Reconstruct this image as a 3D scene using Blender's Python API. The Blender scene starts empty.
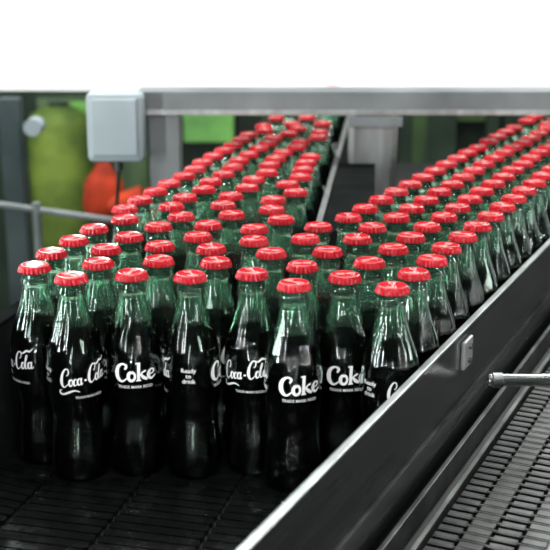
import bpy, bmesh, math, random
from mathutils import Vector, Matrix
random.seed(11)
scene = bpy.context.scene
COL = scene.collection
PITCH = math.radians(15.5); F = 1136.0; CZ = 0.457
SP, CP = math.sin(PITCH), math.cos(PITCH)

def ray(x, y):
    a = (x-275)/F; d = (y-275)/F
    return Vector((a, CP-d*SP, -SP-d*CP))
def at_z(x, y, z):
    r = ray(x, y); t = (z-CZ)/r.z
    return Vector((r.x*t, r.y*t, z))
def at_Y(x, y, Y):
    r = ray(x, y); t = Y/r.y
    return Vector((r.x*t, Y, CZ+r.z*t))

# ---------------------------------------------------------------- materials
def mat(name, col, rough=0.5, metal=0.0, col2=None, scale=20, bump=0.0, coat=0.0, spec=0.5, stretch=None, rot=0.0, rvar=0.0):
    m = bpy.data.materials.new(name); m.use_nodes = True
    nt = m.node_tree; b = nt.nodes['Principled BSDF']
    b.inputs['Roughness'].default_value = rough
    b.inputs['Metallic'].default_value = metal
    b.inputs['Coat Weight'].default_value = coat
    b.inputs['Coat Roughness'].default_value = 0.08
    b.inputs['Specular IOR Level'].default_value = spec
    tc = nt.nodes.new('ShaderNodeTexCoord')
    nz = nt.nodes.new('ShaderNodeTexNoise'); nz.inputs['Scale'].default_value = scale
    nz.inputs['Detail'].default_value = 4
    if stretch:
        mp = nt.nodes.new('ShaderNodeMapping'); mp.inputs['Scale'].default_value = stretch; mp.inputs['Rotation'].default_value = (0, 0, rot)
        mp.vector_type = 'TEXTURE'
        nt.links.new(tc.outputs['Object'], mp.inputs['Vector']); nt.links.new(mp.outputs['Vector'], nz.inputs['Vector'])
    else:
        nt.links.new(tc.outputs['Object'], nz.inputs['Vector'])
    rp = nt.nodes.new('ShaderNodeValToRGB')
    c2 = col2 if col2 else tuple(c*0.8 for c in col)
    rp.color_ramp.elements[0].position = 0.35; rp.color_ramp.elements[1].position = 0.68
    rp.color_ramp.elements[0].color = (*c2, 1); rp.color_ramp.elements[1].color = (*col, 1)
    nt.links.new(nz.outputs['Fac'], rp.inputs['Fac'])
    nt.links.new(rp.outputs['Color'], b.inputs['Base Color'])
    if rvar:
        q = nt.nodes.new('ShaderNodeMapRange'); q.inputs['From Min'].default_value = .35; q.inputs['From Max'].default_value = .65
        q.inputs['To Min'].default_value = rough+rvar; q.inputs['To Max'].default_value = max(.06, rough-rvar)
        nt.links.new(nz.outputs['Fac'], q.inputs['Value']); nt.links.new(q.outputs['Result'], b.inputs['Roughness'])
    if bump:
        bp = nt.nodes.new('ShaderNodeBump'); bp.inputs['Strength'].default_value = bump
        bp.inputs['Distance'].default_value = 0.001
        nt.links.new(nz.outputs['Fac'], bp.inputs['Height']); nt.links.new(bp.outputs['Normal'], b.inputs['Normal'])
    return m

FILL = 0.145
M_glass = bpy.data.materials.new('green_clear_glass'); M_glass.use_nodes = True
nt = M_glass.node_tree
b = nt.nodes['Principled BSDF']; outn = nt.nodes['Material Output']
b.inputs['Base Color'].default_value = (0.82, 0.998, 0.90, 1)
b.inputs['Transmission Weight'].default_value = 1.0
b.inputs['Roughness'].default_value = 0.0
b.inputs['IOR'].default_value = 1.52
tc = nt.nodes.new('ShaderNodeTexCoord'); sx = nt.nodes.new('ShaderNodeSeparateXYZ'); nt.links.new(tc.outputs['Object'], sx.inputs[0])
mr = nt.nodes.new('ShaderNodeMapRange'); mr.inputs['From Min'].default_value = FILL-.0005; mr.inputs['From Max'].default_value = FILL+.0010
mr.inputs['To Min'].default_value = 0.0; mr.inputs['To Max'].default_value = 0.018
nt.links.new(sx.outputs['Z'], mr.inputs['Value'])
tl = nt.nodes.new('ShaderNodeBsdfTranslucent'); tl.inputs['Color'].default_value = (.34, .98, .64, 1)  # translucent green above the fill level, puts extra brightness into the neck colour
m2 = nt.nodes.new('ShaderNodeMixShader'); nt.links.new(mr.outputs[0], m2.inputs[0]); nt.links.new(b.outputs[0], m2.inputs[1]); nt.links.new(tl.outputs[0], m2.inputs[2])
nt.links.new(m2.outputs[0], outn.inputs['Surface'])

M_liq = mat('cola', (0.003, 0.0015, 0.0015), 0.25, col2=(0.002, 0.001, 0.001), spec=0.1)
M_cap = mat('red_painted_tin', (0.47, 0.002, 0.012), 0.18, 0.0, col2=(0.38, 0.0015, 0.009), scale=60, spec=0.40)
M_capw = mat('cap_white_print', (0.85, 0.60, 0.60), 0.4, col2=(0.78, 0.50, 0.50), spec=.2)
M_white = mat('white_print', (0.98, 0.98, 0.98), 0.5, col2=(0.95, 0.95, 0.95))
M_grey = mat('fine_print', (0.95, 0.95, 0.95), 0.5, col2=(0.9, 0.9, 0.9))
M_belt = mat('wet_dark_chain_steel', (0.030, 0.032, 0.032), 0.20, 0.7, col2=(0.008, 0.010, 0.010), scale=60, bump=0.4, rvar=.12)
M_under = mat('black_machine_bed', (0.006, 0.007, 0.007), 0.6, 0.2)
AR = math.radians(25.2)
M_rail = mat('dark_guide_rail', (0.16, 0.165, 0.165), 0.24, 0.85, col2=(0.055, 0.057, 0.058), scale=10, stretch=(.3, 8, .3), rot=-AR, rvar=.08)
M_railp = mat('black_guide_rail', (0.012, 0.013, 0.014), 0.8, 0.0, col2=(0.007, 0.008, 0.008), scale=6, spec=.05)
M_chan = mat('dark_steel_channel', (0.010, 0.011, 0.011), 1.0, 0.0, col2=(0.007, 0.008, 0.008), scale=20, spec=0.0)
M_lip = mat('worn_steel_edge', (0.36, 0.37, 0.37), 0.36, 0.9, col2=(0.24, 0.245, 0.245), scale=30)
M_steel = mat('brushed_steel', (0.42, 0.435, 0.43), 0.34, 0.6, col2=(0.30, 0.31, 0.31), scale=20, stretch=(.3, .3, 4))
M_post = mat('post_brushed_steel', (0.34, 0.355, 0.35), 0.40, 0.5, col2=(0.22, 0.232, 0.23), scale=20, stretch=(.3, .3, 4))
M_beam = mat('grey_painted_beam', (0.16, 0.172, 0.178), 0.5, 0.1, col2=(0.095, 0.105, 0.108), scale=9, spec=.3)
M_chrome = mat('chrome', (0.80, 0.82, 0.81), 0.14, 1.0, col2=(0.7, 0.72, 0.71))
M_slat = mat('dark_link_steel', (0.035, 0.035, 0.034), 0.38, 0.8, col2=(0.012, 0.012, 0.012), scale=60, bump=0.3)
M_dsteel = mat('dull_dark_steel', (0.18, 0.185, 0.18), 0.34, 0.85, col2=(0.06, 0.062, 0.06), scale=25)
M_box = mat('pale_grey_plastic', (0.25, 0.29, 0.31), 0.5, col2=(0.20, 0.235, 0.255), scale=7, spec=.3)
M_blue = mat('dull_bluish_enamel', (0.05, 0.065, 0.068), 0.6, col2=(0.03, 0.042, 0.044), scale=7, spec=.1)
M_black = mat('black_rubber', (0.01, 0.01, 0.01), 0.5)
M_tank = mat('olive_enamel', (0.13, 0.18, 0.032), 0.6, col2=(0.03, 0.055, 0.015), scale=7, spec=.1)
M_lime = mat('lime_panel', (0.14, 0.36, 0.07), 0.5, col2=(0.04, 0.14, 0.03), scale=7)
M_green = mat('deep_green_panel', (0.045, 0.085, 0.025), 0.5, col2=(0.013, 0.03, 0.012), scale=6)
M_orange = mat('orange_red_plastic', (0.42, 0.045, 0.018), 0.8, col2=(0.17, 0.022, 0.013), scale=12, spec=.05)
M_mach = mat('dark_green_grey_enamel', (0.010, 0.017, 0.012), 0.6, 0.0, col2=(0.004, 0.007, 0.005), scale=5, spec=.2)
M_machg = mat('mid_green_grey_enamel', (0.034, 0.050, 0.036), 0.7, 0.0, col2=(0.013, 0.021, 0.015), scale=5, spec=.1)
M_floor = mat('grey_floor', (0.08, 0.09, 0.09), 0.5, col2=(0.05, 0.06, 0.06), scale=3)
M_wall = mat('wall_paint_added_dark_top', (0.9, 0.9, 0.9), 0.8, col2=(0.87, 0.87, 0.87), scale=2)
nt = M_wall.node_tree; b = nt.nodes['Principled BSDF']; src = b.inputs['Base Color'].links[0].from_socket
tc = nt.nodes.new('ShaderNodeTexCoord'); sx = nt.nodes.new('ShaderNodeSeparateXYZ'); nt.links.new(tc.outputs['Object'], sx.inputs[0])
gt = nt.nodes.new('ShaderNodeMath'); gt.operation = 'GREATER_THAN'; gt.inputs[1].default_value = 0.42; nt.links.new(sx.outputs['Z'], gt.inputs[0])
mx = nt.nodes.new('ShaderNodeMixRGB'); mx.inputs['Color2'].default_value = (.03, .035, .033, 1)  # dark top out of view, added to keep bright reflections off caps and glass
nt.links.new(gt.outputs[0], mx.inputs['Fac']); nt.links.new(src, mx.inputs['Color1']); nt.links.new(mx.outputs[0], b.inputs['Base Color'])

# ---------------------------------------------------------------- mesh helpers
def obj_from(name, verts, faces, m, smooth=False, parent=None, loc=None):
    me = bpy.data.meshes.new(name)
    me.from_pydata([tuple(v) for v in verts], [], faces); me.update()
    bm = bmesh.new(); bm.from_mesh(me); bmesh.ops.recalc_face_normals(bm, faces=bm.faces); bm.to_mesh(me); bm.free()
    me.materials.append(m)
    if smooth:
        for p in me.polygons: p.use_smooth = True
    o = bpy.data.objects.new(name, me); COL.objects.link(o)
    if loc is not None: o.location = loc
    if parent: o.parent = parent
    return o
class MB:
    def __init__(s): s.v = []; s.f = []
    def prism(s, poly, z0, z1):
        n = len(poly); b0 = len(s.v)
        s.v += [(p[0], p[1], z0) for p in poly] + [(p[0], p[1], z1) for p in poly]
        s.f.append([b0+i for i in range(n)][::-1]); s.f.append([b0+n+i for i in range(n)])
        for i in range(n):
            j = (i+1) % n; s.f.append([b0+i, b0+j, b0+n+j, b0+n+i])
    def box(s, x0, x1, y0, y1, z0, z1): s.prism([(x0, y0), (x1, y0), (x1, y1), (x0, y1)], z0, z1)
    def tube(s, p, q, r, n=16):
        p = Vector(p); q = Vector(q); d = (q-p).normalized()
        u = d.orthogonal().normalized(); w = d.cross(u); b0 = len(s.v)
        for c in (p, q):
            for i in range(n):
                a = 2*math.pi*i/n; s.v.append(tuple(c+u*math.cos(a)*r+w*math.sin(a)*r))
        for i in range(n):
            j = (i+1) % n; s.f.append([b0+i, b0+j, b0+n+j, b0+n+i])
        s.f.append([b0+i for i in range(n)][::-1]); s.f.append([b0+n+i for i in range(n)])
    def path(s, pts, r, n=12):
        for a, c in zip(pts[:-1], pts[1:]): s.tube(a, c, r, n)
    def lathe(s, prof, c, n=32):
        b0 = len(s.v)
        for (r, z) in prof:
            for i in range(n):
                a = 2*math.pi*i/n; s.v.append((c[0]+r*math.cos(a), c[1]+r*math.sin(a), c[2]+z))
        for k in range(len(prof)-1):
            for i in range(n):
                j = (i+1) % n
                s.f.append([b0+k*n+i, b0+k*n+j, b0+(k+1)*n+j, b0+(k+1)*n+i])
        s.f.append([b0+i for i in range(n)][::-1]); s.f.append([b0+(len(prof)-1)*n+i for i in range(n)])
    def make(s, name, m, bevel=0.0, parent=None, smooth=False):
        o = obj_from(name, s.v, s.f, m, smooth, parent)
        if bevel:
            md = o.modifiers.new('bevel', 'BEVEL'); md.width = bevel; md.segments = 2; md.limit_method = 'ANGLE'
        return o
def tag(o, label, cat, group=None, kind=None):
    o['label'] = label; o['category'] = cat
    if group: o['group'] = group
    if kind: o['kind'] = kind

A = AR; D = Vector((math.sin(A), math.cos(A))); N = Vector((math.cos(A), -math.sin(A)))
RN = -0.2765; RZ = 0.120
def fr(s, n): v = D*s+N*n; return (v.x, v.y)
def strip(mb, s0, s1, n0, n1, z0, z1): mb.prism([fr(s0, n0), fr(s1, n0), fr(s1, n1), fr(s0, n1)], z0, z1)
def XL(Y): return -0.255+0.225*(Y-0.9965)
def XR(Y): return (RN+math.sin(A)*Y)/math.cos(A)
def XD(Y): return 0.036+(Y-1.17)*0.100
def XD2(Y): return 0.026+(Y-1.17)*0.465

# ---------------------------------------------------------------- bottle parts
PROF = [(0.0,.0196),(.0015,.0226),(.005,.0246),(.012,.0256),(.022,.0258),(.030,.0255),(.038,.0246),(.046,.0235),(.053,.0227),(.059,.0225),(.065,.0230),
        (.072,.0242),(.080,.0253),(.088,.0258),(.098,.0258),(.107,.0258),(.115,.0255),(.123,.0245),(.130,.0227),(.138,.0201),(.146,.0171),
        (.154,.0146),(.161,.0129),(.167,.0118),(.1705,.0114),(.1715,.0125),(.1735,.0129),(.1755,.0125),(.1768,.0115),(.180,.0115),(.184,.0117),(.1865,.0117)]
RB = .0258
def rad(z):
    for (a, ra), (c, rc) in zip(PROF[:-1], PROF[1:]):
        if a <= z <= c:
            t = (z-a)/(c-a); return ra+(rc-ra)*t
    return PROF[-1][1]
def flute(z):
    def bumpf(z, a, c):
        if z <= a or z >= c: return 0
        return min(1, min(z-a, c-z)/0.008)
    return 0.0012*bumpf(z, .006, .078)+0.0010*bumpf(z, .114, .160)
NS = 96
def rings(zs, off):
    v = []
    for z in zs:
        r = rad(z)-off; fl = flute(z)
        for i in range(NS):
            a = 2*math.pi*i/NS; rr = r-fl*(1-abs(math.cos(a*6))) ; v.append((rr*math.cos(a), rr*math.sin(a), z))
    return v
def skin(nr):
    f = []
    for k in range(nr-1):
        for i in range(NS):
            j = (i+1) % NS; f.append([k*NS+i, k*NS+j, (k+1)*NS+j, (k+1)*NS+i])
    return f
zo = sorted(set([p[0] for p in PROF]+[.008,.017,.026,.034,.042,.0495,.056,.062,.0685,.076,.084,.093,.102,.111,.119,.1265,.134,.142,.150,.158]))
zi = [z for z in zo if 0.004 < z < 0.169]+[0.1865]
v = rings(zo, 0)
n_out = len(zo)
vi = []
for z in zi[::-1]:
    r = (rad(z)-0.0020) if z < 0.17 else 0.0094
    for i in range(NS):
        a = 2*math.pi*i/NS; vi.append((r*math.cos(a), r*math.sin(a), z))
v += vi; nt_ = n_out+len(zi)
f = skin(nt_); f.append(list(range(NS))[::-1]); f.append([(nt_-1)*NS+i for i in range(NS)])
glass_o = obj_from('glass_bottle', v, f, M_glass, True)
zl = [z for z in zo if 0.004 < z < FILL-.0005]+[FILL]
vl = []
for z in zl:
    r = rad(z)-0.00205
    for i in range(NS):
        a = 2*math.pi*i/NS; vl.append((r*math.cos(a), r*math.sin(a), z))
fl_ = skin(len(zl)); fl_.append(list(range(NS))[::-1]); fl_.append([(len(zl)-1)*NS+i for i in range(NS)])
liq_o = obj_from('cola', vl, fl_, M_liq, True)
NC = 168
cp = [(.1830,.0142,1),(.1840,.0141,1),(.1852,.0138,.9),(.1866,.0135,.65),(.1880,.0133,.32),(.1889,.0130,.08),(.1894,.0125,0),(.1896,.0117,0),(.1897,.0108,0),(.1894,.0102,0),(.1894,.006,0)]
vc = []
for z, r, k in cp:
    for i in range(NC):
        a = 2*math.pi*i/NC; rr = r+0.0011*k*math.cos(21*a); vc.append((rr*math.cos(a), rr*math.sin(a), z))
fc = []
for k in range(len(cp)-1):
    for i in range(NC):
        j = (i+1) % NC; fc.append([k*NC+i, k*NC+j, (k+1)*NC+j, (k+1)*NC+i])
fc.append([(len(cp)-1)*NC+i for i in range(NC)])
vc2 = [(.0121*math.cos(2*math.pi*i/NC), .0121*math.sin(2*math.pi*i/NC), .1869) for i in range(NC)]
b0 = len(vc); vc += vc2
for i in range(NC):
    j = (i+1) % NC; fc.append([i, j, b0+j, b0+i])
fc.append([b0+i for i in range(NC)][::-1])
cap_o = obj_from('crown_cap', vc, fc, M_cap, True)

# ---------------------------------------------------------------- lettering
def catmull(pts, k=6):
    P = [pts[0]]+pts+[pts[-1]]; out = []
    for i in range(1, len(P)-2):
        p0, p1, p2, p3 = P[i-1], P[i], P[i+1], P[i+2]
        for j in range(k):
            t = j/k
            out.append(tuple(0.5*((2*p1[c])+(-p0[c]+p2[c])*t+(2*p0[c]-5*p1[c]+4*p2[c]-p3[c])*t*t+(-p0[c]+3*p1[c]-3*p2[c]+p3[c])*t**3) for c in range(3)))
    out.append(pts[-1]); return out
def ellipse(cx, cy, rx, ry, wl, wr):
    pts = []
    for i in range(13):
        a = math.pi/2+2*math.pi*i/12
        w = wr+(wl-wr)*(0.5-0.5*math.cos(a)); pts.append((cx+rx*math.cos(a), cy+ry*math.sin(a), w))
    return pts
def ribbon(LV, LF, stroke, slant, sc, ox, oy, th0, z0, tilt, wk=1.0, ys=1.0, flat=None):
    s = catmull(stroke); s = [((p[0]+slant*p[1]), p[1]*ys, p[2]*wk) for p in s]
    L = []; R = []
    for i, p in enumerate(s):
        a = s[max(0, i-1)]; c = s[min(len(s)-1, i+1)]
        dx, dy = c[0]-a[0], c[1]-a[1]; l = math.hypot(dx, dy) or 1
        nx, ny = -dy/l, dx/l; w = max(p[2], 0.14)/2
        L.append((p[0]+nx*w, p[1]+ny*w)); R.append((p[0]-nx*w, p[1]-ny*w))
    b0 = len(LV)
    def w3(q):
        x = (q[0]+ox)*sc; y = (q[1]+oy)*sc
        if flat is not None: return (y*-1, x, flat)
        x, y = x*math.cos(tilt)-y*math.sin(tilt), x*math.sin(tilt)+y*math.cos(tilt)
        z = z0+y; th = th0+x/RB; r = rad(z)+0.00018
        return (r*math.cos(th), r*math.sin(th), z)
    for a, c in zip(L, R): LV.append(w3(a)); LV.append(w3(c))
    for i in range(len(s)-1): LF.append([b0+2*i, b0+2*i+1, b0+2*i+3, b0+2*i+2])
def Cbig(x):
    return [(x+1.20,1.55,.16),(x+1.42,1.52,.12),(x+1.62,1.88,.18),(x+1.45,2.30,.18),(x+1.0,2.38,.20),(x+.52,1.9,.32),(x+.30,1.15,.46),(x+.38,.45,.44),(x+.78,.0,.26),(x+1.22,.08,.16),(x+1.72,.45,.12)]
def aa(x, t=.85): return [ellipse(x,.48,.31,.42,.30,.15), [(x+.38,.95,.24),(x+.33,.35,.26),(x+.48,.03,.17),(x+t,.28,.12)]]
S = .48
script = [Cbig(0), [(.42,-.36,.12),(.06,-.42,.18),(.2,-.82,.28),(.9,-.95,.30),(1.9,-.76,.34),(2.9,-.62,.24),(3.9,-.92,.10)],
          ellipse(2.12,.48,.32,.43,.32,.17), [(2.34,.80,.12),(2.6,.74,.12)],
          [(3.14,.74,.20),(3.00,.93,.14),(2.76,.8,.24),(2.68,.45,.32),(2.84,.05,.22),(3.30,.20,.12)],
          *aa(3.70, .68), [(4.66,.50,.28),(5.12,.54,.28)],
          Cbig(4.78+S), [(6.25+S,2.36,.16),(6.7+S,2.18,.24),(7.15+S,2.34,.32),(7.65+S,2.52,.30),(8.15+S,2.37,.22),(8.8+S,2.75,.10)],
          ellipse(6.86+S,.48,.32,.43,.32,.17), [(7.06+S,.82,.12),(7.30+S,.66,.12)],
          [(7.25+S,.60,.12),(7.56+S,1.2,.12),(7.74+S,1.72,.12),(7.58+S,1.92,.12),(7.42+S,1.55,.24),(7.36+S,.8,.30),(7.48+S,.06,.20),(7.95+S,.25,.12)],
          *aa(8.28+S)]
coke = [[(1.25,1.45,.20),(1.42,1.85,.30),(.98,2.1,.22),(.45,1.75,.40),(.25,1.05,.54),(.42,.4,.48),(.9,.05,.26),(1.45,.4,.16)],
        ellipse(2.0,.6,.38,.5,.40,.27),
        [(2.45,2.05,.15),(2.85,2.1,.15)], [(2.82,2.15,.36),(2.78,1.0,.36),(2.76,.0,.36)], [(2.5,.06,.15),(3.05,.06,.15)],
        [(2.85,.55,.16),(3.2,.95,.20),(3.62,1.12,.22)], [(3.05,.8,.18),(3.3,.4,.40),(3.8,.08,.30)],
        [(3.98,.60,.15),(4.50,.68,.16),(4.6,1.0,.24),(4.28,1.17,.18),(3.98,.85,.40),(3.95,.4,.42),(4.3,.06,.26),(4.85,.38,.15)]]
LV, LF = [], []
for s in script: ribbon(LV, LF, s, .26, .00475, -5.2, -0.95, 0, .1000, math.radians(6), 1.2, 1.45)
for s in coke: ribbon(LV, LF, s, .06, .0080, -2.45, -0.85, math.pi, .1015, math.radians(3), .97)
nbig = len(LF)
def tiny(txt, th0, z0, size):
    cu = bpy.data.curves.new('t', 'FONT'); cu.body = txt; cu.size = size; cu.align_x = 'CENTER'; cu.resolution_u = 2
    cu.offset = size*.012
    o = bpy.data.objects.new('t', cu); COL.objects.link(o)
    bpy.context.view_layer.update()
    me = o.evaluated_get(bpy.context.evaluated_depsgraph_get()).to_mesh()
    b0 = len(LV)
    for q in me.vertices:
        z = z0+q.co.y; th = th0+q.co.x/RB; r = rad(z)+0.00018; LV.append((r*math.cos(th), r*math.sin(th), z))
    for p in me.polygons: LF.append([b0+i for i in p.vertices])
    o.evaluated_get(bpy.context.evaluated_depsgraph_get()).to_mesh_clear()
    bpy.data.objects.remove(o)
tiny('TRADE MARK REGD', math.pi, .0882, .0036)
tiny('TRADE MARK REGD', 0.12, .0822, .0030)
for th in (math.pi/2, -math.pi/2):
    for k, t in enumerate(('Ready', 'to', 'drink')): tiny(t, th, .1050-k*.0050, .0056)
me = bpy.data.meshes.new('printed_label'); me.from_pydata(LV, [], LF); me.materials.append(M_white); me.materials.append(M_grey)
for i, p in enumerate(me.polygons):
    if i >= nbig: p.material_index = 1
lab_o = bpy.data.objects.new('printed_label', me); COL.objects.link(lab_o)
CV, CF = [], []
for s in script: ribbon(CV, CF, s, .26, .0018, -5.0, -0.95, 0, 0, 0, .95, 1.3, flat=.18965)
me = bpy.data.meshes.new('cap_print'); me.from_pydata(CV, [], CF); me.materials.append(M_capw)
bm = bmesh.new(); bm.from_mesh(cap_o.data); n0f = len(bm.faces); bm.from_mesh(me); bm.faces.ensure_lookup_table()
for fc_ in bm.faces[n0f:]:
    fc_.material_index = 1
    if fc_.normal.z < 0: fc_.normal_flip()
bm.to_mesh(cap_o.data); bm.free(); cap_o.data.materials.append(M_capw)
for o in (cap_o, liq_o, lab_o): o.parent = glass_o

# ---------------------------------------------------------------- bottle positions
front = {(35,264):-60,(72,273):20,(132,270):180,(192,272):-98,(252,270):-14,(295,281):193,(345,274):188,(390,284):48,
         (97,261):25,(157,258):100,(215,260):5,(303,263):80}
fpts = []
for (x, y), yaw in front.items():
    p = at_z(x, y, .19); fpts.append([p.x, p.y, yaw, 1])
def near(p, q_=None): return any(math.hypot(p[0]-q[0], p[1]-q[1]) < 0.036 for q in (q_ or pts))
def ryaw(): return random.choice((0,90,180,270))+random.uniform(-30,30)
MIN = 0.0523
def clampp(p):
    lo = XL(p[1])+.0276/0.976; p[0] = max(p[0], lo)
    hi = XR(p[1])-.0276/math.cos(A); p[0] = min(p[0], hi)
    if p[1] > 1.185:
        mid = (XD(p[1])+XD2(p[1]))/2
        if p[0] < mid: p[0] = min(p[0], XD(p[1])-.0290)
        else: p[0] = max(p[0], XD2(p[1])+.0360)
def relax(pts, n, pinned=True):
    for it in range(n):
        order = sorted(range(len(pts)), key=lambda i: pts[i][1])
        for a_ in range(len(order)):
            i = order[a_]
            for b_ in range(a_+1, len(order)):
                j = order[b_]
                dy = pts[j][1]-pts[i][1]
                if dy > .07: break
                dx = pts[j][0]-pts[i][0]
                if abs(dx) > MIN: continue
                d = math.hypot(dx, dy) or 1e-6
                if d < MIN:
                    e = (MIN-d)/d*0.5
                    wi = 0 if (pinned and pts[i][3]) else 1; wj = 0 if (pinned and pts[j][3]) else 1
                    t = wi+wj
                    if not t: continue
                    pts[i][0] -= dx*e*2*wi/t; pts[i][1] -= dy*e*2*wi/t; pts[j][0] += dx*e*2*wj/t; pts[j][1] += dy*e*2*wj/t
        for p in pts:
            if not (pinned and p[3]): clampp(p)
relax(fpts, 300, False)
pts = [list(p) for p in fpts]
for X0, Y0, k, ymax in ((-.2196,.9965,.228,2.35),(-.180,.962,.226,2.35),(-.127,.9725,.217,2.35),(-.073,.966,.195,1.75)):
    L = 0.0525/math.hypot(1, k); n = 0
    while Y0+n*L < ymax:
        Y = Y0+n*L+random.uniform(-.004, .004); X = X0+k*(Y-Y0)+random.uniform(-.004,.004)
        if Y > 1.0 and not near((X, Y), fpts): pts.append([X, Y, ryaw(), 0])
        n += 1
for k in range(7):
    s = .880+(.0265 if k % 2 else 0)
    while s < 2.45:
        X, Y = fr(s+random.uniform(-.008, .008), RN-.029-.0460*k+random.uniform(-.008, .008))
        s += .0535
        if k > 3 and Y < 1.2: continue
        if X < -.012 and Y < 1.5 and k < 4 or (k <= 3 and X < .0): continue
        if Y > 1.15 and X < XD2(Y)+.030: continue
        if X > .2404*Y+.10 and Y > 2.3: continue
        if not near((X, Y), pts): pts.append([X, Y, ryaw(), 0])
def cull(pts):
    keep = []
    for p in pts:
        if p[3] or (all(math.hypot(p[0]-q[0], p[1]-q[1]) > 0.0520 for q in keep)): keep.append(p)
    return keep
relax(pts, 400)
keep = cull(pts)
def score(k): return sum(1 for p in k if p[1] < 1.9)
def holes(cand, y0, y1):
    best = None
    Y = y0
    while Y < y1:
        X = XL(Y)+.0284
        while X < XR(Y)-.0308:
            if not (Y > 1.185 and XD(Y)-.0290 < X < XD2(Y)+.0360):
                d = min(math.hypot(X-q[0], Y-q[1]) for q in cand)
                if best is None or d > best[0]: best = (d, X, Y)
            X += .005
        Y += .005
    return best
for trial in range(40):
    cand = [list(p) for p in keep]
    best = holes(cand, 1.0, 1.95)
    if best[0] > .0521: keep.append([best[1], best[2], ryaw(), 0]); continue
    if best[0] < .035: break
    cand.append([best[1], best[2], ryaw(), 0])
    relax(cand, 110)
    c2 = cull(cand)
    if score(c2) > score(keep): keep = c2
    else:
        MINs = [list(p) for p in keep]
        for p in MINs:
            if not p[3]: p[0] += random.uniform(-.003, .003); p[1] += random.uniform(-.003, .003)
        relax(MINs, 110); c3 = cull(MINs)
        if score(c3) >= score(keep): keep = c3
print('bottles', len(pts), 'kept', len(keep))
for k, (X, Y, yaw, fr_) in enumerate(keep):
    if k == 0: g = glass_o
    else:
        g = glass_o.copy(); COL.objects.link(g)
        for c in (cap_o, liq_o, lab_o):
            cc = c.copy(); COL.objects.link(cc); cc.parent = g
            if c is cap_o: cc.rotation_euler = (0, 0, random.uniform(0, 6.28))
    g.location = (X, Y, 0.0003)
    g.rotation_euler = (0, 0, math.atan2(-Y, -X)+math.radians(yaw))
    if fr_ and abs((yaw % 360)-180) < 40: lab = 'filled cola bottle, red crown cap, short white name facing out'
    elif fr_ and (abs(yaw) < 60): lab = 'filled cola bottle, red crown cap, white script facing out'
    else: lab = 'filled contour glass cola bottle with red crown cap on conveyor'
    tag(g, lab, 'bottle', 'cola bottles on the conveyor')

# ---------------------------------------------------------------- conveyor belt
A2 = math.radians(14); D2 = Vector((math.sin(A2), math.cos(A2))); N2 = Vector((math.cos(A2), -math.sin(A2)))
mb = MB()
pw, pl, gap = .083, .0105, .0022
for iu in range(34, 225):
    for iv in range(-14, 10):
        n0 = iv*(pw+.0030); s0 = iu*(pl+gap)
        def c(u, w): q = D2*u+N2*w; return (q.x, q.y)
        ctr = c(s0+pl/2, n0+pw/2)
        if not (0.52 < ctr[1] < 2.62): continue
        poly = [c(s0, n0+.002), c(s0, n0+pw-.002), c(s0+.003, n0+pw), c(s0+pl-.003, n0+pw), c(s0+pl, n0+pw-.002), c(s0+pl, n0+.002), c(s0+pl-.003, n0), c(s0+.003, n0)]
        if any(p[0] < XL(p[1])+.002 or p[0] > XR(p[1])-.002 for p in poly):
            if ctr[0] < XL(ctr[1])-.04 or ctr[0] > XR(ctr[1])+.04: continue
            poly = [(min(max(p[0], XL(p[1])+.003), XR(p[1])-.003), p[1]) for p in poly]
            if max(p[0] for p in poly)-min(p[0] for p in poly) < .008: continue
        if ctr[1] > 1.2 and XD(ctr[1])-.0 < ctr[0] < XD2(ctr[1]): continue
        mb.prism(poly, -.004, 0)
belt = mb.make('conveyor_belt', M_belt)
tag(belt, 'wet dark slatted steel chain belt carrying the bottles', 'conveyor belt')
mb = MB(); mb.prism([(XL(.5)+.001,.5),(XR(.5)-.001,.5),(XR(2.65)-.001,2.65),(XL(2.65)+.001,2.65)], -.10, -.005)
bed = mb.make('conveyor_table', M_under)
for (x, y) in ((-.3,.6),(-.1,.6),(.20,2.55),(.75,2.55),(-.05,1.6),(.35,1.6)):
    l = MB(); l.box(x-.02, x+.02, y-.02, y+.02, -.9, -.10); l.make('leg', M_steel, .002, bed)
tag(bed, 'black conveyor bed on square steel legs', 'conveyor')

S0, S1 = .45, 2.75
mb = MB(); strip(mb, S0, S1, RN, RN+.005, -.05, RZ)
rail = mb.make('guide_rail', M_rail, .0006)
l = MB(); strip(l, S0, S1, RN-.0006, RN+.0062, RZ, RZ+.0024); l.make('rail_edge', M_lip, .001, rail)
l = MB(); strip(l, S0, S1, RN+.005, RN+.0085, .052, .0540); l.make('ridge', M_dsteel, .0005, rail)
for s in (1.000, 1.66, 1.97):
    l = MB(); strip(l, s-.014, s+.014, RN+.005, RN+.0095, .084, .112); pl_ = l.make('bracket_plate', M_steel, .0015, rail)
    for zz in (.091, .105):
        l = MB(); a = fr(s, RN+.0095); q = fr(s, RN+.0123); l.tube((a[0], a[1], zz), (q[0], q[1], zz), .0034, 6); l.make('bolt', M_dsteel, .0004, pl_)
tag(rail, 'tall brushed dark steel side guide rail with bolted plates', 'guide rail')
def wall(mb, X, Ya, Yb, t, z0, z1, side):
    mb.prism([(X(Ya), Ya), (X(Yb), Yb), (X(Yb)+t*side, Yb), (X(Ya)+t*side, Ya)], z0, z1)
mb = MB(); wall(mb, XL, .5, 2.65, .006, -.005, .130, -1); g2 = mb.make('guide_rail', M_railp, .0006)
l = MB(); wall(l, lambda Y: XL(Y)+.001, .5, 2.65, .016, .130, .134, -1); l.make('rail_edge', M_chan, .001, g2)
tag(g2, 'black metal side guide rail beside the outer bottles', 'guide rail')
mb = MB(); wall(mb, XD, 1.215, 2.65, .006, .0005, .158, 1); g3 = mb.make('divider_rail', M_railp, .0006)
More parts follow.
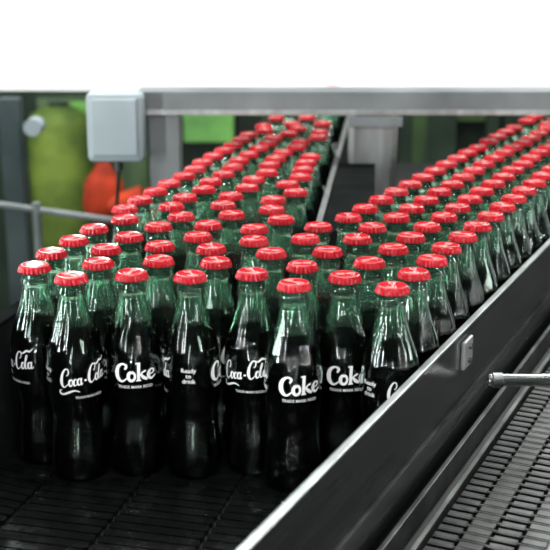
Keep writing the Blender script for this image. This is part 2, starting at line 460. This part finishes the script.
l = MB(); l.prism([(XD(1.215), 1.215), (XD(1.712), 1.712), (XD(1.712)+.062, 1.712), (XD(1.42)+.066, 1.42), (XD(1.215)+.008, 1.215)], .156, .1585); l.make('top_plate', M_chan, .0005, g3)
l = MB(); l.prism([(XD(1.215)+.008, 1.215), (XD(1.42)+.066, 1.42), (XD(1.42)+.062, 1.42), (XD(1.215)+.004, 1.215)], .0005, .156); l.prism([(XD(1.42)+.066, 1.42), (XD(1.712)+.062, 1.712), (XD(1.712)+.058, 1.712), (XD(1.42)+.062, 1.42)], .0005, .156); l.make('side_plate', M_railp, 0, g3)
l = MB(); wall(l, lambda Y: XD(Y)-.001, 1.215, 2.65, .0070, .1585, .162, 1); l.make('rail_edge', M_lip, .0008, g3)
tag(g3, 'dark lane divider channel with bright steel edge', 'guide rail')
mb = MB(); wall(mb, lambda Y: XD2(Y)+.003, 1.46, 2.65, .006, .0005, .130, -1); g4 = mb.make('divider_rail', M_railp, .0006)
l = MB(); wall(l, lambda Y: XD2(Y)+.004, 1.46, 2.65, .009, .130, .134, -1); l.make('rail_edge', M_railp, .001, g4)
tag(g4, 'dark lane divider rail along the second bottle lane', 'guide rail')

ZT = .050
mb = MB(); s = .50
while s < 2.2:
    for q in range(4):
        n0 = -.2400+q*.0228; o_ = .0055 if q % 2 else 0
        strip(mb, s+o_, s+o_+.0095, n0, n0+.0205, -.053+ZT, -.045+ZT)
    a = fr(s+.0030, -.240); c_ = fr(s+.0030, -.150); mb.tube((a[0], a[1], -.0465+ZT), (c_[0], c_[1], -.0465+ZT), .0020, 8)
    s += .0135
track = mb.make('slat_chain', M_slat, .0008)
l = MB(); strip(l, .48, 2.25, -.262, -.137, -.09+ZT, -.0535+ZT); l.make('track_bed', M_under, 0, track)
for n0, zt in ((-.2640, -.030), (-.2470, -.040), (-.1470, -.040), (-.1340, -.026)):
    l = MB(); strip(l, .48, 2.25, n0, n0+.005, -.09+ZT, zt+ZT); l.make('side_bar', M_dsteel, .001, track)
# long guide rods parallel to the rail, on small posts
for n0, zz in ((-.1315, .052), (-.1315, .030)):
    a = fr(.55, n0); c_ = fr(2.2, n0)
    l = MB(); l.tube((a[0], a[1], zz), (c_[0], c_[1], zz), .0034, 16); l.make('guide_rod', M_steel, 0, track, smooth=False)
for s in (.70, 1.0, 1.3, 1.7, 2.1):
    l = MB(); strip(l, s, s+.010, -.1290, -.1250, -.03, .060); l.make('rod_bracket', M_dsteel, .0008, track)
for s in (.6, 2.1):
    l = MB(); strip(l, s, s+.03, -.21, -.18, -.9, -.09+ZT); l.make('leg', M_steel, .001, track)
p = at_z(488, 380, .066)
mb = MB(); mb.tube((p.x, p.y, .066), (.52, p.y, .066), .0060, 28); rod = mb.make('cross_rod', M_chrome, .0015, track)
rod['label'] = 'polished chrome cross rod'
l = MB(); l.tube((p.x+.004, p.y, .066), (p.x+.014, p.y, .066), .0075, 20); l.make('collar', M_dsteel, .0005, rod)
l = MB(); l.box(.50, .53, p.y-.015, p.y+.015, -.0995, .079); l.make('upright', M_steel, .001, rod)
tag(track, 'dark steel link chain track with guide rods and cross rod', 'conveyor track')
mb = MB(); strip(mb, .3, 2.3, -.115, .10, -.16, -.10); fo = mb.make('steel_girder', M_mach, .002)
for s in (.5, 2.1):
    l = MB(); strip(l, s, s+.04, -.03, .01, -.9, -.16); l.make('leg', M_steel, .001, fo)
tag(fo, 'dark machine side girder on steel legs', 'girder')

# ---------------------------------------------------------------- gantry
YG = 1.75
def gx(x): return at_Y(x, 150, YG).x
zb0 = at_Y(275, 111, YG).z; zb1 = at_Y(275, 89, YG).z
mb = MB(); mb.box(gx(140), 1.1, YG-.03, YG+.03, zb0, zb1); beam = mb.make('steel_gantry', M_beam, .002)
l = MB(); l.box(gx(140), 1.1, YG-.034, YG-.03, zb0-.002, zb0+.006); l.make('lower_flange', M_post, .0005, beam)
def post(x0, x1, z1, m, z0=-.9):
    a, c = gx(x0), gx(x1); l = MB(); l.box(a, c, YG-.025, YG+.025, z0, z1); l.make('post', m, .002, beam); return a, c
post(151, 181, zb0, M_beam)
a, c = post(349, 393, zb0, M_post, -.0045)
l = MB(); l.box(a-.002, a+.006, YG-.031, YG-.025, 0, zb0); l.make('edge_strip', M_steel, .0005, beam)
l = MB(); l.box(c-.006, c+.003, YG-.031, YG-.025, 0, zb0); l.make('edge_strip', M_lip, .0005, beam)
l = MB(); l.box(a-.004, c+.01, YG-.034, YG-.0315, zb0-.020, zb0-.004); l.make('clamp_plate', M_beam, .001, beam)
l = MB(); l.box(1.04, 1.10, YG-.025, YG+.025, -.9, zb0); l.make('post', M_beam, .002, beam)
tag(beam, 'grey steel gantry beam on square posts over the lanes', 'gantry')
x0, x1 = gx(95), gx(150)
mb = MB(); z0 = at_Y(100, 160, YG-.05).z; mb.box(x0, x1-.001, YG-.075, YG-.0345, z0, zb1+.002); jb = mb.make('junction_box', M_box, .008)
l = MB(); l.box(x0+.008, x1-.009, YG-.080, YG-.074, z0+.01, zb1-.006); l.make('cover', M_box, .003, jb)
l = MB(); l.tube(((x0+x1)/2, YG-.05, z0+.001), ((x0+x1)/2, YG-.05, z0-.015), .007, 12); l.make('cable_gland', M_black, 0, jb)
cx = (x0+x1)/2
l = MB(); l.path([(cx, YG-.05, z0-.012), (cx-.004, YG-.05, z0-.06), (cx-.012, YG-.045, z0-.12), (cx-.02, YG-.045, z0-.5), (cx-.02, YG-.045, -.9)], .003); l.make('cable', M_mach, 0, jb)
tag(jb, 'pale grey plastic junction box fixed to gantry post', 'junction box')

# ---------------------------------------------------------------- background machinery
def bx(name, xa, xb, ytop, Y, depth, m, label, cat, bev=.005):
    a = at_Y(xa, ytop, Y+depth); c_ = at_Y(xb, ytop, Y+depth)
    mb = MB(); mb.box(a.x, c_.x, Y, Y+depth, -.9, a.z); o = mb.make(name, m, bev)
    tag(o, label, cat); return o, a, c_
def pan(par, xa, xb, ya, yb, Y, m, name='panel', th=.02):
    q = at_Y(xa, ya, Y-.02); q2 = at_Y(xb, yb, Y-.02)
    l = MB(); l.box(q.x, q2.x, Y-th, Y, q2.z, q.z); l.make(name, m, .003, par)
o, a, c_ = bx('machine_cabinet', -90, 170, 90, 3.2, .03, M_machg, 'grey-green machine cabinet with green panels', 'machine')
pan(o, 0, 20, 104, 190, 3.2, M_machg, 'panel', .04); pan(o, 36, 93, 98, 150, 3.2, M_green); pan(o, 84, 150, 150, 240, 3.2, M_green, th=.015); pan(o, 30, 80, 155, 300, 3.2, M_green)
pan(o, 70, 94, 102, 126, 3.2, M_lime, th=.024)
o, a, c_ = bx('machine_cabinet', 170.5, 337, 90, 3.2, .03, M_mach, 'dark green enamel cabinet with bright lime panel', 'machine')
pan(o, 183, 234, 104, 142, 3.2, M_lime, th=.03); pan(o, 262, 280, 104, 125, 3.2, M_machg); pan(o, 290, 320, 98, 112, 3.2, M_green)
o, a, c_ = bx('machine_cabinet', 337.5, 640, 90, 3.2, .03, M_mach, 'dark machine cabinet with grey-green uprights', 'machine')
for xa, xb in ((400, 408), (428, 452), (488, 494), (505, 518)): pan(o, xa, xb, 98, 230, 3.2, M_machg, 'upright', .03)
pan(o, 455, 486, 106, 122, 3.2, M_green); pan(o, 408, 427, 112, 180, 3.2, M_green)
q = at_Y(58, 106, 3.05); rt = .085
mb = MB(); mb.lathe([(rt*.6, -.9), (rt, -.88), (rt, q.z-.05), (rt*.85, q.z-.02), (rt*.4, q.z)], (q.x, q.y, 0), 40)
tk = mb.make('storage_tank', M_tank, 0, smooth=True)
l = MB(); l.lathe([(rt*.3, q.z-.002), (rt*.3, q.z+.010), (rt*.2, q.z+.012)], (q.x, q.y, 0), 24); l.make('tank_lid', M_machg, 0, tk)
tag(tk, 'tall olive-green round enamel tank beside machine cabinet', 'tank')
q = at_Y(104, 192, 2.85)
mb = MB(); mb.lathe([(.030, q.z-.08), (.048, q.z-.06), (.056, q.z-.03), (.050, q.z+.000), (.050, q.z+.020), (.040, q.z+.040), (.026, q.z+.055), (.016, q.z+.075)], (q.x, q.y, 0), 32)
og = mb.make('hopper', M_orange, 0, smooth=True)
l = MB(); l.tube((q.x+.02, q.y-.03, q.z-.035), (q.x+.105, q.y-.03, q.z-.005), .028, 20); l.make('spout', M_orange, 0, og)
l = MB(); l.tube((q.x, q.y, -.9), (q.x, q.y, q.z-.08), .016, 16); l.make('pole', M_mach, 0, og)
tag(og, 'orange-red hopper with side spout on pole', 'hopper')
q = at_Y(36, 200, 2.1); q2 = at_Y(150, 224, 2.1)
mb = MB(); mb.tube((q.x-.2, 2.1, q.z+.01), (q2.x-.02, 2.1, q2.z), .006, 16); pp = mb.make('pipe', M_beam)
l = MB(); l.tube((q.x, 2.1, -.9), (q.x, 2.1, q.z-.005), .008, 12); l.make('stand', M_beam, 0, pp)
tag(pp, 'dull grey steel pipe on a stand', 'pipe')
mb = MB(); mb.box(-1.2, -.42, .9, 1.9, -.9, -.16)
lo = mb.make('machine_housing', M_mach, .004)
l = MB(); l.box(-.62, -.45, 1.30, 1.50, -.16, -.02); l.make('gearbox', M_machg, .01, lo)
l = MB(); l.tube((-.535, 1.50, -.09), (-.535, 1.72, -.09), .055, 28); l.make('motor', M_mach, .004, lo)
l = MB(); l.box(-.9, -.44, 1.12, 1.15, -.16, .03); l.make('cross_bar', M_machg, .003, lo)
tag(lo, 'dark machine housing with gearbox and motor beside conveyor', 'machine')
q = at_Y(10, 100, 2.4); mb = MB(); mb.box(q.x-.022, q.x+.022, 2.38, 2.42, -.9, q.z+.005); vp = mb.make('steel_upright', M_blue, .003)
q = at_Y(29, 130, 2.3); l = MB(); l.tube((q.x, 2.379, q.z), (q.x, 2.33, q.z), .018, 20); l.make('lamp_spot_disc', M_box, 0, vp)  # pale disc stands in for a blurred spot of lamp glow
l = MB(); l.box(q.x-.03, q.x+.004, 2.379, 2.385, q.z-.006, q.z+.006); l.make('lamp_spot_arm', M_blue, .001, vp)
tag(vp, 'dull bluish steel upright with pale disc standing in for a lamp glow', 'upright')

# ---------------------------------------------------------------- room
mb = MB(); mb.box(-4, 5, -2, 5.2, -.95, -.9); o = mb.make('floor', M_floor); o['kind'] = 'structure'; tag(o, 'grey sealed factory floor', 'floor')
mb = MB(); mb.box(-4, 5, 5.2, 5.3, -.9, 2.6); o = mb.make('wall_back', M_wall); o['kind'] = 'structure'; tag(o, 'factory wall, white lower half, unseen upper half made dark to cut reflections', 'wall')
mb = MB(); mb.box(-4.1, -4, -2, 5.2, -.9, 2.6); o = mb.make('wall_left', M_machg); o['kind'] = 'structure'; tag(o, 'dark grey-green factory wall', 'wall')

# ---------------------------------------------------------------- lights
def area(name, loc, target, sx, sy, e, col=(1, 1, 1)):
    L = bpy.data.lights.new(name, 'AREA'); L.shape = 'RECTANGLE'; L.size = sx; L.size_y = sy; L.energy = e; L.color = col
    o = bpy.data.objects.new(name, L); COL.objects.link(o); o.location = loc
    o.rotation_euler = (Vector(target)-Vector(loc)).to_track_quat('-Z', 'Y').to_euler(); return o
area('light_strip', (0.1, 2.3, 1.6), (0.05, 1.2, 0), 1.8, .08, 46, (.96, 1, .97))
area('light_strip', (0.1, 1.3, 1.6), (0.05, 1.2, 0), 1.8, .08, 22, (.97, 1, .97))
area('light_strip', (-.6, 2.7, 1.15), (0.0, 1.2, .15), .08, .9, 18, (.94, 1, .96))  # added behind the lanes, with the next one, for sparkle in the necks
area('light_strip', (.9, 2.7, 1.15), (0.2, 1.2, .15), .08, .9, 18, (.94, 1, .96))
area('light_strip', (0.0, -.1, 1.3), (0.0, 1.1, 0), .9, .08, 16)  # added front key above the camera, brightens the labels
area('added_glint_strip', (-1.5, -.3, .1), (0, 1.1, .1), .11, 1.3, 46, (.96, 1, .99))  # added off-frame, like those just below, for vertical glints on the bodies
area('added_glint_strip', (1.5, -.5, .1), (.1, 1.1, .1), .05, 1.3, 20)
area('added_glint_strip', (-1.6, 1.0, .35), (0, 1.1, .1), .14, .8, 24, (.88, 1, .94))
area('added_glint_strip', (1.7, .8, .5), (.1, 1.1, .1), .05, .8, 6)
area('added_glint_strip', (-.45, -1.2, .1), (.0, 1.1, .1), .05, .9, 13)
area('light_strip', (-1.3, 2.6, .9), (-.9, 3.2, -.1), .6, .1, 11, (.95, 1, .9))  # added fill for the background machinery on the left
area('wall_fill', (0, 4.2, 1.1), (0, 5.2, .05), 5, .3, 105)  # added unseen fill that whitens the back wall
w = bpy.data.worlds.new('world'); scene.world = w; w.use_nodes = True
nt = w.node_tree; bg = nt.nodes['Background']; bg.inputs['Color'].default_value = (.62, .92, .76, 1); bg.inputs['Strength'].default_value = .045

cam = bpy.data.cameras.new('camera'); cam.sensor_width = 36; cam.lens = 36*F/550
cam.dof.use_dof = True; cam.dof.focus_distance = 1.06; cam.dof.aperture_fstop = 8
co = bpy.data.objects.new('camera', cam); COL.objects.link(co); co.location = (0, 0, CZ)
co.rotation_euler = (math.pi/2-PITCH, 0, 0); cam.clip_start = .01
scene.camera = co
scene.view_settings.view_transform = 'Standard'
